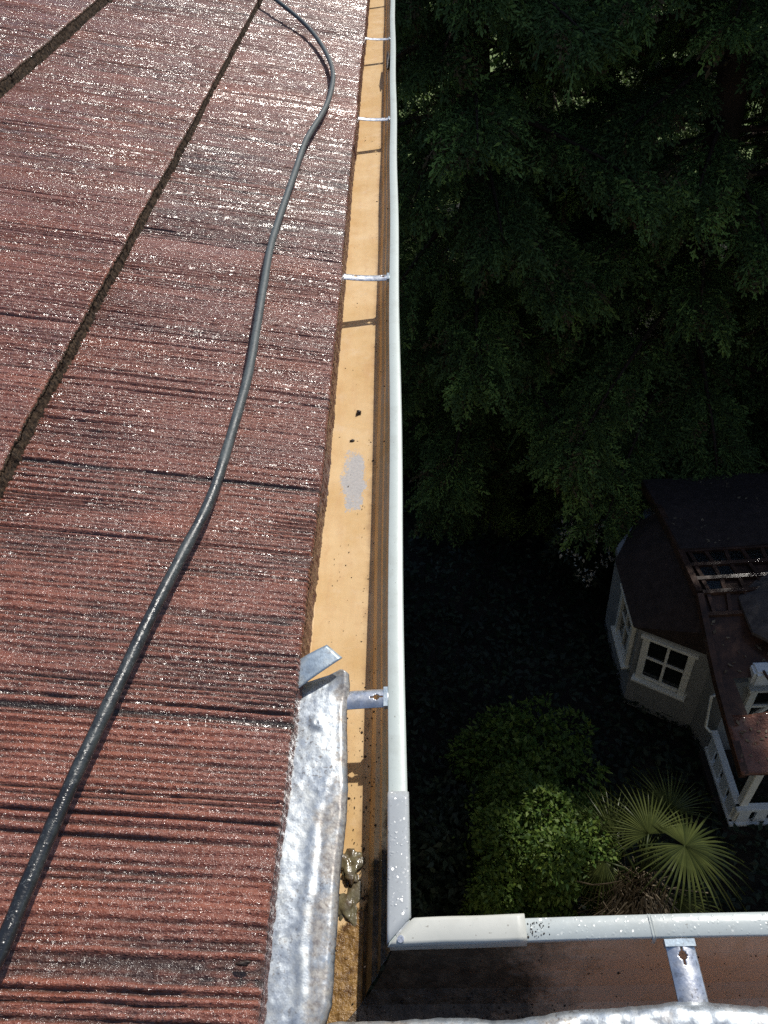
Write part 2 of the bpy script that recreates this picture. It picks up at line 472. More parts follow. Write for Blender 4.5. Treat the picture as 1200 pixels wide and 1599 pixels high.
EDGE = [(-.158, .030), (-.527, .1435), (-.943, .271), (-1.365, .399)]   # top edge of each course's lower end
seams = {0: [.06, .385, .725, 1.045, 1.357, 1.665], 1: [.23, .56, .885, 1.20, 1.53]}
def course(k):
    x0, z0 = EDGE[k]
    x1 = x0 - .41; sl = .0915 / .369
    base = seams[k % 2][:]
    while base[-1] < 6: base.append(base[-1] + .318)
    while base[0] > -.6: base.insert(0, base[0] - .322)
    sm = np.array(base)
    off = (rng.random(len(sm) + 1) - .5) * .003
    tnt = rng.random(len(sm) + 1)
    eoff = (rng.random(len(sm) + 1) - .5) * .006
    ph = rng.random(len(sm) + 1) * 3
    for (ya, yb, st, pr, pr2) in ((-.35, 1.45, .0015, prof, prof2), (1.45, 5.4, .0024, prof_far, prof2f)):
        if k == 3 and ya < 0: ya = .9
        ys = np.arange(ya, yb + st * .5, st)
        us = np.concatenate([[0, .0018, .004, .008], np.arange(.016, .41, .0075)])
        Yg, Ug = np.meshgrid(ys, us, indexing='ij')
        ti = np.searchsorted(sm, Yg)
        jag = .0006 * fbm(Yg * 140, Yg * 0 + k * 7, 3) + .0008 * vnoise(Yg * 9, Yg * 0 + k) + eoff[ti] * .5
        fall = np.clip(1 - Ug / .03, 0, 1)
        X = x0 - Ug + jag * fall - (.0085 * np.clip((.75 - Yg) / .5, 0, 1) if k == 0 else 0)
        wob = .0008 * vnoise(Ug * 7 + ti * 5.3, Yg * 22) + .0003 * vnoise(Ug * 60, Yg * 80)
        yi = ((Yg + wob + ph[ti] * .37 + 1.0) % 7.0 / prof_s).astype(int) % len(pr)
        a = np.clip(1.05 + .45 * fbm(Ug * 6 + ti * 3, Yg * 20, 3), .45, 1.35)
        smi = np.concatenate([[sm[0] - .32], sm]); pos = np.clip((Yg - smi[np.clip(ti, 0, len(sm))]) / .32, 0, 1)   # 0 at the near end of a tile
        rgh = np.clip(1.05 - 1.6 * pos + .5 * vnoise(Ug * 7, Yg * 9), 0, 1)
        bb = np.clip(-.25 + 1.0 * fbm(Ug * 11 + 50, Yg * 30 + 9, 3) + .5 * rgh, 0, 1.1)
        H = pr[yi] * a + .65 * pr2[yi] * bb
        H = H + (.0003 + .0007 * rgh) * fbm(Ug * 110, Yg * 230, 2) + .0009 * fbm(Ug * 10, Yg * 35, 2)
        # seam between neighbouring tiles: a narrow step
        dist = np.min(np.abs(Yg[..., None] - sm[None, None, :]), -1) if False else np.abs(Yg - sm[np.clip(np.searchsorted(sm, Yg - .16), 0, len(sm) - 1)])
        H = H - .0026 * np.exp(-(dist / .0013) ** 2)
        H = H + off[ti]
        Z = z0 + Ug * sl + H
        r = .0035
        Z = Z - np.where(Ug < r, (r - np.sqrt(np.maximum(r * r - (r - Ug) ** 2, 0))), 0) * .8
        V = np.stack([X.ravel(), Yg.ravel(), Z.ravel()], 1)
        dirt = np.clip(np.exp(-(dist / .0018) ** 2) * .5 + np.clip((-H - .0022) * 420, 0, .75), 0, 1)  # darkens with groove depth and along the seams
        # dark spotty growth bands inside each tile
        tin = tnt[ti] * .45 + .15 * (vnoise(Yg * 6, Ug * 5) * .5 + .5) + .42 * pos + .45 * (.3 + .7 * vnoise(Yg * 85, Ug * 1.0) + .5 * vnoise(Yg * 28 + 9, Ug * 1.5))  # tint striped along the slope so that far grooves show
        dirt = np.clip(dirt + .22 * np.clip(fbm(Yg * 55, Ug * 4 + 20, 3) * .9 + rgh * .5 - .42, 0, 1), 0, 1)
        # butt end: rough vertical face down to the course below
        nb = 9
        zb = np.linspace(0, 1, nb)[1:]
        Yb, Zb = np.meshgrid(ys, zb, indexing='ij')
        top = Z[:, :1]; xt = X[:, :1]
        th = .030 if k else .0195 + .0145 * np.clip((Yb - .44) / .03, 0, 1)
        Xb = xt + (.0022 if k else .0009) * fbm(Yb * 120, Zb * 5 + k, 3) * np.sin(Zb * 2.6) + .002 * Zb
        V2 = np.stack([Xb.ravel(), Yb.ravel(), (top - Zb * th).ravel()], 1)
        nu, nv = Yg.shape
        F1 = gridfaces(nu, nv)
        base_i = len(V)
        i = np.arange(nu - 1)
        # join: strip from top grid col0 to butt col0
        J = np.stack([i * nv, base_i + i * (nb - 1), base_i + (i + 1) * (nb - 1), (i + 1) * nv], 1)[:, ::-1]
        F2 = gridfaces(nu, nb - 1)[:, ::-1] + base_i
        VV = np.concatenate([V, V2]); QQ = np.concatenate([F1[:, ::-1], J, F2])
        mi = np.concatenate([np.zeros(len(F1)), np.ones(len(J) + len(F2))])
        if k == 0: mi[len(F1):] = 0
        yield (VV, QQ, mi, np.concatenate([tin.ravel(), np.full(len(V2), .3)]), np.concatenate([dirt.ravel(), np.full(len(V2), .35)]))
for k in range(4):
    Vs, Qs, Ms, Ts, Ds = [], [], [], [], []; n0 = 0
    for (V, Q, mi, ti, di) in course(k):
        Vs.append(V); Qs.append(Q + n0); Ms.append(mi); Ts.append(ti); Ds.append(di); n0 += len(V)
    o = npmesh('tile_course', np.concatenate(Vs), np.concatenate(Qs), [m_tile, m_butt], house, True,
               {'tint': np.concatenate(Ts), 'dirt': np.concatenate(Ds)}, np.concatenate(Ms))
# under-roof deck, the roof of the other wing (behind the viewer), walls
mb = MB()
mb.sheet([(-.2, -.4, -.02), (-.2, 5.4, -.02), (-1.9, 5.4, .50), (-1.9, -.4, .50)], .02)
mb.build('roof_deck', m_wallhouse, house)
mb = MB()
mb.sheet([(-.32, .095, .028), (-1.6, -1.2, .42), (4, -1.2, .42), (4, .095, .028)], .03)
mb.build('wing_roof', m_phwood, house)
mb = MB()
mb.box((-1.1, -.6, -5.75), (-.85, 5.4, -.09)); mb.box((-.85, -.85, -5.75), (4, -.6, -.09))
mb.build('wall', m_wallhouse, house)
mb = MB()
mb.box((-.215, -.01, -.16), (-.195, 5.4, .0)); mb.box((-.195, .045, -.16), (4, .062, .0))
mb.build('fascia', m_shade_w, house)
mb = MB(); mb.box((-.95, -.1, -.16), (-.217, 5.4, -.145)); mb.box((-.95, -.7, -.16), (4, .043, -.1451)); mb.build('soffit', m_wallhouse, house)

# ------------------------------------------------------------------ gutters
OX, OY = -.051, .2105            # outer corner of the lip
INNER = [(.012, -.006), (.016, -.012), (.0235, -.024), (.0275, -.0262), (.0315, -.040), (.0365, -.0425), (.041, -.052),
         (.0435, -.0615), (.0475, -.064), (.085, -.0645), (.120, -.064), (.133, -.060), (.137, -.03), (.138, -.006)]
INNER_B = [(.012, -.006), (.0155, -.016), (.0205, -.030), (.028, -.0455), (.037, -.0575), (.0475, -.064), (.085, -.0645), (.120, -.064), (.133, -.060), (.137, -.03), (.138, -.006)]
def offset_prof(P, d):
    out = []
    for i, p in enumerate(P):
        a = P[max(i - 1, 0)]; c = P[min(i + 1, len(P) - 1)]
        dx, dz = c[0] - a[0], c[1] - a[1]; l = math.hypot(dx, dz)
        out.append((p[0] + dz / l * d, p[1] - dx / l * d))
    return out
def dens(P, k=3):
    out = []
    for a, c in zip(P[:-1], P[1:]):
        for i in range(k): out.append((a[0] + (c[0]-a[0])*i/k, a[1] + (c[1]-a[1])*i/k))
    return out + [P[-1]]
def sweep(name, loop, axis, end, mats, parent, steps=60, start=None, mi=None, closed=True, wob=.0009, smoothf=False, mitre=True):
    """sweep a (u, z) loop along the gutter; axis 'y' or 'x'"""
    loop = list(loop); n = len(loop)
    V = []; 
    for j in range(steps + 1):
        f = (j / steps) ** 1.7
        for (u, z) in loop:
            if axis == 'y':
                s0 = (OY - u) if start is None else start
                y = s0 + (end - s0) * f
                V.append((OX - u + wob * math.sin(y * 9 + z * 40) , y, z + wob * .7 * math.sin(y * 13 + 1)))
            else:
                s0 = (OX - u) if start is None else start
                x = s0 + (end - s0) * f
                V.append((x, OY - u + wob * math.sin(x * 11 + z * 40), z + wob * .7 * math.sin(x * 7)))
    F = []; m = []
    kk = n if closed else n - 1
    for j in range(steps):
        for i in range(kk):
            i2 = (i + 1) % n
            q = (j*n+i, j*n+i2, (j+1)*n+i2, (j+1)*n+i)
            F.append(q if axis == 'y' else q[::-1]); m.append(mi[i] if mi else 0)
    return V, F, m
def gutter_run(axis, end, label, m_in, m_l):
    g = empty('gutter', (OX, OY, 0))
    tag(g, label, 'gutter', 'roof gutters')
    P = dens(INNER if axis == 'y' else INNER_B, 2); O = offset_prof(P, .0009)
    loop = P + O[::-1]
    mi = [0] * (len(P) - 1) + [1] + [1] * (len(O) - 1) + [1]
    V, F, m = sweep('t', loop, axis, end, None, g, 70, mi=mi)
    me = bpy.data.meshes.new('trough'); me.from_pydata(V, [], F); me.polygons.foreach_set('material_index', m); me.update()
    bm = bmesh.new(); bm.from_mesh(me); bmesh.ops.recalc_face_normals(bm, faces=bm.faces); bm.to_mesh(me); bm.free()
    link('trough', me, [m_in, m_shade_w], g)
    lip = [(.0008, -.0010), (.0002, -.003), (.001, -.0085), (.004, -.0098), (.013, -.0098), (.0168, -.0085), (.0182, -.006),
           (.0186, -.0022), (.0183, -.0008), (.0174, -.0001), (.010, .0004), (.0022, 0.)]
    V, F, m = sweep('l', lip, axis, end, None, g, 90)
    me = bpy.data.meshes.new('lip'); me.from_pydata(V, [], F); me.update()
    bm = bmesh.new(); bm.from_mesh(me); bmesh.ops.recalc_face_normals(bm, faces=bm.faces); bm.to_mesh(me); bm.free()
    link('lip', me, m_l, g, True)
    return g
g1_ = gutter_run('y', 5.3, 'long buff lined gutter with white front lip running beside the tile roof edge', m_gut, m_lip)
g2_ = gutter_run('x', 3.2, 'short brown gutter with grey white lip crossing the bottom right of the view', m_gutb, m_lipb)

# corner sleeves over the lip
def sleeve(axis, a, c, u0, u1, zt, zb_, skew=0., cut=0.):
    mb = MB(); n = 14
    lp = [(u0, zb_), (u0 - .0006, zt - .003), (u0 + .001, zt - .0006), (u0 + .003, zt), (u1 - .003, zt + .0002), (u1 - .001, zt - .0006), (u1, zt - .003), (u1 + .0003, zb_)]
    vs = []
    for j in range(n + 1):
        f = j / n
        for (u, z) in lp:
            s0 = a - (cut * u if True else 0)
            q = s0 + (c - s0) * f
            sk = skew * f
            zz = z + .0005 * math.sin(f * 9 + u * 300)
            vs.append((OX - u - sk, q, zz) if axis == 'y' else (q, OY - u - sk, zz))
    k = len(lp); fs = [(j*k+i, j*k+i+1, (j+1)*k+i+1, (j+1)*k+i) for j in range(n) for i in range(k - 1)]
    b0 = len(vs)
    # inner shell for thickness
    vs2 = []
    cx = (u0 + u1) / 2
    for (x, y, z) in vs: vs2.append((x, y, z - .0008))
    fs2 = [tuple(b0 + i for i in f[::-1]) for f in fs]
    ends = [(j*k+i, j*k+i+1, b0+j*k+i+1, b0+j*k+i) for j in (0, n) for i in range(k - 1)]
    sides = [(j*k+e, (j+1)*k+e, b0+(j+1)*k+e, b0+j*k+e) for j in range(n) for e in (0, k - 1)]
    mb.add(vs + vs2, fs + fs2 + ends + sides)
    return mb
o = sleeve('y', OY + .001, .324, -.0010, .0191, .0013, -.0105, cut=1.0).build('corner_sleeve', m_sleeve, g1_, True)
tag(o, 'wet grey sleeve capping the lip at the corner')
o = sleeve('x', OX + .002, .0465, -.0020, .0190, .0019, -.012, skew=-.0008, cut=1.).build('corner_sleeve', m_cream, g2_, True)
tag(o, 'cream sleeve capping the lip beside the corner')
o = sleeve('x', .1475, .1505, -.0003, .0189, .0010, -.010, cut=0).build('lip_joint', m_lipb, g2_, True)
mb = MB()
mb.sheet([(-.0685, .209, .0004), (-.060, .1935, .0004), (-.051, .1935, .0008), (-.050, .2105, .0010)], .008)
mb.build('corner_cap', m_sleeve, g1_, bevel=.001)
mb = MB(); mb.tube([(-.058, .1955, -.006), (-.058, .1955, .0035)], .003, 10); mb.build('rivet', m_galv_br, g1_)

# brackets: arched straps with diamond punched holes
def bracket(axis, pos, ua, ub, width, holes, parent, za=-.0035, zb_=.012, arch=.0035):
    nx, ny = 110, 27
    vs = []; fs = []
    def P(f, g):          # f along, g across -1..1
        u = ua + (ub - ua) * f
        z = za + (zb_ - za) * f * f - arch * g * g + arch
        c = pos + width / 2 * g
        return (OX - u, c, z) if axis == 'y' else (c, OY - u, z)
    L_ = abs(ub - ua)
    fl = list(np.linspace(0, 1, nx)); gl = list(np.linspace(-1, 1, ny))
    hz = []
    for hc in holes:
        hz.append((hc * L_, 0.))
    idx = {}
    for i, f in enumerate(fl):
        for j, g in enumerate(gl):
            idx[i, j] = len(vs); vs.append(P(f, g))
    def inside(f, g):
        for hc, _ in hz:
            a = f * L_ - hc; c = g * width / 2
            if a * a + c * c < .0033 ** 2 or (abs(a) < .0070 and abs(c) < .0007): return True
        return False
    for i in range(nx - 1):
        for j in range(ny - 1):
            if inside((fl[i] + fl[i+1]) / 2, (gl[j] + gl[j+1]) / 2): continue
            fs.append((idx[i, j], idx[i+1, j], idx[i+1, j+1], idx[i, j+1]))
    mb = MB(); mb.add(vs, fs)
    o = mb.build('bracket', m_galv_br, parent, True)
    md = o.modifiers.new('thick', 'SOLIDIFY'); md.thickness = .0011; md.offset = -1
    return o
bracket('y', .429, .0185, .080, .0225, [.0125 / .0615], g1_, zb_=-.006)
for y in (1.345, 2.24, 3.075, 3.93, 4.8):
    bracket('y', y, .0185, .125, .0225, [.0125 / .1065, .065 / .1065], g1_)
for x in (.1685, 1.0, 1.85):
    bracket('x', x, .0185, .08, .0235, [.012 / .0615], g2_, zb_=-.004)
# dark leading lip clamp on brackets
for y in (.429, 1.345, 2.24, 3.075):
    mb = MB(); mb.bar((OX - .0212, y - .0115, -.0035), (OX - .0212, y + .0115, -.0035), .0045, .0075); mb.build('bracket_clip', m_galv_blue, g1_)
mb = MB(); mb.bar((.1565, OY - .0215, -.0035), (.1805, OY - .0215, -.0035), .0055, .0075); mb.build('bracket_clip', m_galv_blue, g2_)

# sealant lumps in the corner
def lump(name, c, r, m, parent=None, amp=.3, seed=0, sub=3):
    bm = bmesh.new(); bmesh.ops.create_icosphere(bm, subdivisions=sub, radius=1)
    rr = random.Random(seed); ph = [rr.uniform(0, 6) for _ in range(6)]
    for v_ in bm.verts:
        p = v_.co.copy()
        k = 1 + amp * (math.sin(p.x * 3 + ph[0]) * math.sin(p.y * 3.3 + ph[1]) + .5 * math.sin(p.z * 6 + ph[2]) * math.sin(p.x * 7 + ph[3]) + .3 * math.sin(p.y * 11 + ph[4]) * math.sin(p.z * 9 + ph[5]))
        v_.co = Vector((p.x * r[0], p.y * r[1], p.z * r[2])) * k + Vector(c)
    me = bpy.data.meshes.new(name); bm.to_mesh(me); bm.free()
    return link(name, me, m, parent, True)
o = lump('sealant_blob', (-.1125, .279, -.0630), (.0105, .0145, .0032), m_seal, g1_, .5, 3, 4)
o = lump('sealant_blob', (-.1125, .247, -.0655), (.012, .019, .0026), m_seal, g1_, .45, 9, 4)

# ------------------------------------------------------------------ flashings
def edge_fn(pts):
    a = np.array(pts); return lambda q: np.interp(q, a[:, 0], a[:, 1])
def flashing_left():
    e = edge_fn([(.05, -.135), (.10, -.128), (.135, -.1195), (.150, -.1145), (.2, -.1135), (.24, -.1128), (.262, -.1115), (.285, -.1095), (.33, -.109), (.38, -.1115), (.415, -.1135), (.430, -.112), (.445, -.1105), (.47, -.1125)])
    nu, nv = 230, 60
    s = np.linspace(0, 1, nu); v_ = np.linspace(0, 1, nv)
    Sg, Vg = np.meshgrid(s, v_, indexing='ij')
    yt = .434 + .030 * np.clip(Vg * 1.15 - .15, 0, 1) - .008 * np.clip((Vg - .9) / .1, 0, 1)
    Y = .03 + (yt - .03) * Sg
    E_ = e(Y) + .0005 * vnoise(Y * 60, Y * 0) + .0002 * vnoise(Y * 200, Y * 0)
    X = -.20 + (E_ + .20) * Vg
    Z = .0130 - .0115 * Vg + .0012 * fbm(X * 22, Y * 9, 2) + .0002 * fbm(X * 160, Y * 140, 2)
    cr_ = -.131 + .006 * vnoise(Y * 20, Y * 0 + 3) - .012 * np.clip((.30 - Y) / .15, 0, 1)          # crease running along the edge
    Z = Z + (.0008 * np.exp(-((X - cr_) / .006) ** 2) - .0005 * np.exp(-((X - cr_ - .006) / .003) ** 2)) * np.clip((.36 - Y) / .1, .15, 1)
    # nail head bump
    d2 = ((X + .1425) ** 2 + (Y - .398) ** 2)
    Z = Z + .0030 * np.exp(-d2 / .006 ** 2) - .0018 * np.exp(-d2 / .0028 ** 2)
    # edge rolled down
    k = np.clip((Vg - .93) / .07, 0, 1); Z = Z - .006 * k * k
    # curled tip at the top corner
    k2 = np.clip((Sg - .93) / .07, 0, 1) * np.clip((Vg - .75) / .25, 0, 1); Z = Z + .008 * k2
    V = np.stack([X.ravel(), Y.ravel(), Z.ravel()], 1)
    rust = np.clip(.35 + (X - cr_) / .02, 0, 1) * .9 + .8 * np.clip((.16 - Y) / .06, 0, 1) * np.clip(1 - (X + .165) / .02, 0, 1)
    f = empty('metal_flashing', (-.15, .25, 0))
    tag(f, 'crumpled bright galvanised flashing lying along the tile edge over the gutter', 'flashing', 'metal flashings')
    o = npmesh('sheet', V, gridfaces(nu, nv)[:, ::-1], m_galv, f, True, {'rust': rust.ravel()})
    md = o.modifiers.new('t', 'SOLIDIFY'); md.thickness = .0009
    return f
fl = flashing_left()
# small blue-grey offcut tucked under the tiles
mb = MB()
nu, nv = 14, 10
A, B_, C_, D_ = [Vector(p) for p in ((-.172, .424, .018), (-.172, .461, .020), (-.1345, .4820, .023), (-.1170, .4655, .021))]
vs = []
for i in range(nu):
    for j in range(nv):
        a = i / (nu - 1); c = j / (nv - 1)
        p = (A * (1 - a) + D_ * a) * (1 - c) + (B_ * (1 - a) + C_ * a) * c
        vs.append((p.x, p.y, p.z + .0016 * math.sin(a * 3.1)))
mb.add(vs, [tuple(q) for q in gridfaces(nu, nv)])
o = mb.build('zinc_offcut', m_galv_blue, None, True)
md = o.modifiers.new('t', 'SOLIDIFY'); md.thickness = .0009
tag(o, 'small blue-grey rectangle of sheet metal poking out from under the tiles above the bright flashing', 'metal offcut')

def flashing_bottom():
    e = edge_fn([(-.13, .135), (-.096, .139), (-.05, .1385), (.018, .1385), (.05, .141), (.08, .1425), (.12, .1455), (.17, .1462), (.22, .1432), (.35, .141), (.6, .144), (3, .142)])
    xs = np.concatenate([np.linspace(-.118, .35, 260), np.linspace(.352, 3, 200)]); v_ = np.linspace(0, 1, 26)
    Xg, Vg = np.meshgrid(xs, v_, indexing='ij')
    E_ = e(Xg) + .0014 * vnoise(Xg * 45, Xg * 0) + .0005 * vnoise(Xg * 170, Xg * 0)
    Y = .06 + (E_ - .06) * Vg
    Z = .0125 - .006 * Vg + .0024 * fbm(Xg * 26, Y * 30, 3) + .0008 * fbm(Xg * 110, Y * 120, 2)
    k = np.clip((Vg - .88) / .12, 0, 1); Z = Z - .005 * k * k
    f = empty('metal_flashing', (.1, .1, 0))
    tag(f, 'thin strip of wrinkled galvanised flashing along the bottom edge of the view', 'flashing', 'metal flashings')
    rust = np.clip(.4 + .6 * vnoise(Xg * 22, Y * 40), 0, 1)
    o = npmesh('sheet', np.stack([Xg.ravel(), Y.ravel(), Z.ravel()], 1), gridfaces(len(xs), 26), m_galv, f, True, {'rust': rust.ravel()})
    md = o.modifiers.new('t', 'SOLIDIFY'); md.thickness = .0009
flashing_bottom()

# ------------------------------------------------------------------ hose
hp = [(-.40, -.02, .1155), (-.372, .075, .1075), (-.352, .156, .1015), (-.346, .215, .0995), (-.338, .290, .0975), (-.327, .37, .0945), (-.312, .479, .0895), (-.297, .57, .085),
      (-.281, .669, .0805), (-.2745, .80, .079), (-.271, .93, .0775), (-.274, 1.051, .0785), (-.279, 1.20, .0805), (-.283, 1.34, .0815),
      (-.280, 1.475, .0805), (-.271, 1.70, .0785), (-.262, 1.90, .0765), (-.237, 2.10, .0715), (-.226, 2.25, .0695), (-.229, 2.45, .071), (-.264, 2.66, .080), (-.332, 2.88, .103),
      (-.43, 3.06, .140), (-.53, 3.22, .172), (-.67, 3.36, .22), (-.87, 3.54, .29), (-1.1, 3.8, .38)]
def catmull(P, k=10):
    P = [Vector(p) for p in P]; out = []
    for i in range(len(P) - 1):
        a = P[max(i-1, 0)]; b_ = P[i]; c = P[i+1]; d = P[min(i+2, len(P)-1)]
        for j in range(k):
            t_ = j / k
            out.append(.5 * ((2*b_) + (c-a)*t_ + (2*a-5*b_+4*c-d)*t_**2 + (3*b_-a-3*c+d)*t_**3))
    return out + [P[-1]]
mb = MB(); cp = catmull(hp, 10)
mb.tube(cp, [.0067 + .0002 * math.sin(i * .9) for i in range(len(cp))], 24)
o = mb.build('hose', m_hose, None, True)
tag(o, 'black rubber hose snaking down the wet red tiles', 'hose')

# ------------------------------------------------------------------ debris
def chips(name, P, sz, m, flat=.5):
    n = len(P)
    base = np.array([(1,0,0),(-1,0,0),(0,1,0),(0,-1,0),(0,0,1),(0,0,-1)], float)
    fa = np.array([(0,2,4),(2,1,4),(1,3,4),(3,0,4),(2,0,5),(1,2,5),(3,1,5),(0,3,5)])
    V = base[None] * rng.uniform(.5, 1.2, (n, 6, 1))
    V = V * np.stack([sz, sz * rng.uniform(.5, 1.1, n), sz * flat], 1)[:, None, :]
    a = rng.uniform(0, 6.28, n); c, s_ = np.cos(a)[:, None], np.sin(a)[:, None]
    X = V[..., 0] * c - V[..., 1] * s_; Y = V[..., 0] * s_ + V[..., 1] * c
    V = np.stack([X, Y, V[..., 2]], -1) + P[:, None, :]
    Q = (fa[None] + (np.arange(n) * 6)[:, None, None]).reshape(-1, 3)
    return npmesh(name, V.reshape(-1, 3), Q, m)
prof_u = np.array([p[0] for p in INNER[:12]]); prof_z = np.array([p[1] for p in INNER[:12]])
def gz(u): return np.interp(u, prof_u, prof_z)
n = 420
yv = .235 + rng.exponential(.20, n); yv[300:] = rng.uniform(.3, 3.5, len(yv[300:]))
uv = rng.uniform(.020, .105, n)
uv[:240] = np.where(rng.random(240) < .7, rng.normal(.049, .010, 240), uv[:240]); uv = np.clip(uv, .021, .118)
P = np.stack([OX - uv, yv, gz(uv) + .0004], 1)
sz = rng.choice([.0006, .0009, .0013, .002], n, p=[.45, .33, .17, .05]) * (1 + .25 * np.clip(yv, 0, 3))
o = chips('gutter_grit', P, sz, m_grit); tag(o, 'scattered dark specks of grit in the long buff gutter', 'grit', kind='stuff')
n = 430
xv = np.concatenate([rng.normal(.04, .06, 240), rng.uniform(-.02, .5, 190)]); uv = np.clip(rng.uniform(.021, .066, n), .021, .1)
P = np.stack([xv, OY - uv, np.interp(uv, [p_[0] for p_ in INNER_B[:9]], [p_[1] for p_ in INNER_B[:9]]) + .0004], 1); sz = rng.choice([.0006, .0009, .0013, .0019], n, p=[.45, .3, .18, .07])
o = chips('gutter_grit', P, sz, m_grit); tag(o, 'scattered dark specks of grit in the brown cross gutter', 'grit', kind='stuff')
P = np.stack([rng.normal(.056, .006, 40), rng.uniform(.195, .208, 40), np.full(40, .0008)], 1)
o = chips('lip_grit', P, rng.uniform(.0004, .0011, 40), m_grit); tag(o, 'small patch of brown grit on the grey lip just right of the cream sleeve', 'grit', kind='stuff')
o = lump('dirt_clod', (-.126, 1.005, -.0615), (.0045, .0050, .003), m_grit, None, .35, 5, 3); tag(o, 'small dark clod of dirt on the buff gutter floor above the worn grey patch', 'debris')
o = lump('dirt_crumb', (-.1345, .935, -.0628), (.0038, .0022, .0014), m_grit, None, .3, 8, 2); tag(o, 'thin dark crumb lying between the clod and the worn grey patch', 'debris')
o = lump('tile_crumb', (-.181, .171, .0375), (.0062, .0020, .0022), m_grit, None, .3, 2, 3); tag(o, 'black sliver of debris on the lowest red tile beside the flashing', 'debris')
o = lump('wet_leaf', (-.078, 2.86, -.016), (.006, .085, .010), m_grit, None, .35, 12, 3); tag(o, 'black wet leaf clinging under the white lip near the top of the gutter', 'debris')

# ------------------------------------------------------------------ foliage tools
def gap_mask(P, gaps):
    """True where a point lies inside a sun gap (carved out of the canopy to let sunlight onto chosen spots)"""
    m = np.zeros(len(P), bool)
    for (c, r) in gaps:
        c = np.array(c); d = P - c; s_ = np.array(SUN)
        t_ = d @ s_
        dist = np.linalg.norm(d - t_[:, None] * s_, axis=1)
        m |= (dist < r) & (t_ > .3)
    return m
GAPS = [((1.62, 1.80, -4.35), .32), ((2.15, 2.45, -4.35), .20), ((1.08, 1.62, -4.6), .20), ((.36, 2.12, -4.5), .30), ((.92, 1.72, -4.5), .22), ((1.4, 5.4, -5.2), .28)]  # holes carved through the crowns along the sun ray to light chosen spots

def spray_template(seed):
    """flat conifer frond, 0.3 long: twig + uneven side twigs with small blunt fingers"""
    r = np.random.default_rng(seed)
    V = []; F = []
    def quad(a, b_, w0):
        a = np.array(a); b_ = np.array(b_); d = b_ - a; n = np.array([-d[1], d[0], 0]); n = n / np.linalg.norm(n)
        i = len(V); lift = np.array([0, 0, r.normal(0, .006)])
        V.extend([a, a * .35 + b_ * .65 + n * w0 + lift, b_, a * .3 + b_ * .7 - n * w0 - lift]); F.append((i, i+1, i+2, i+3))
    for k in range(10):
        t_ = .03 + k * .027 + r.normal(0, .006)
        sgn = 1 if k % 2 else -1
        ln = .10 * (1 - k / 14) * r.uniform(.6, 1.25); an = r.uniform(.5, 1.0)
        a = np.array((t_, 0, -.9 * t_ * t_))
        b_ = np.array((t_ + ln * math.cos(an), sgn * ln * math.sin(an), -.9 * (t_ + ln * .7) ** 2 + r.normal(0, .010)))
        quad(a, b_, .006)
        for f in (.35, .62, .9):
            if r.random() < .12: continue
            m_ = a * (1 - f) + b_ * f; q = r.uniform(.018, .036); an2 = an * sgn + r.choice([-1, 1]) * r.uniform(.5, 1.0)
            quad(m_, m_ + np.array([q * math.cos(an2), q * math.sin(an2), r.normal(-.006, .008)]), .0075)
    quad((.0, 0, 0), (.30, 0, -.085), .003)
    quad((.24, 0, -.055), (.33, 0.005, -.10), .011)
    return np.array(V), np.array(F)
SPR = [spray_template(q) for q in (1, 2, 3)]

def frames(D, roll):
    D = D / np.linalg.norm(D, axis=1, keepdims=True)
    up = np.array([0, 0, 1.])
    s_ = np.cross(up, D); s_ /= (np.linalg.norm(s_, axis=1, keepdims=True) + 1e-9)
    n = np.cross(D, s_)
    c, q = np.cos(roll)[:, None], np.sin(roll)[:, None]
    return D, s_ * c + n * q, -s_ * q + n * c

def instance(TV, TF, P, D, roll, sc):
    x, y, z = frames(D, roll)
    V = (TV[None, :, 0:1] * x[:, None] + TV[None, :, 1:2] * y[:, None] + TV[None, :, 2:3] * z[:, None]) * sc[:, None, None] + P[:, None]
    Q = TF[None] + (np.arange(len(P)) * len(TV))[:, None, None]
    return V.reshape(-1, 3), Q.reshape(-1, TF.shape[1])

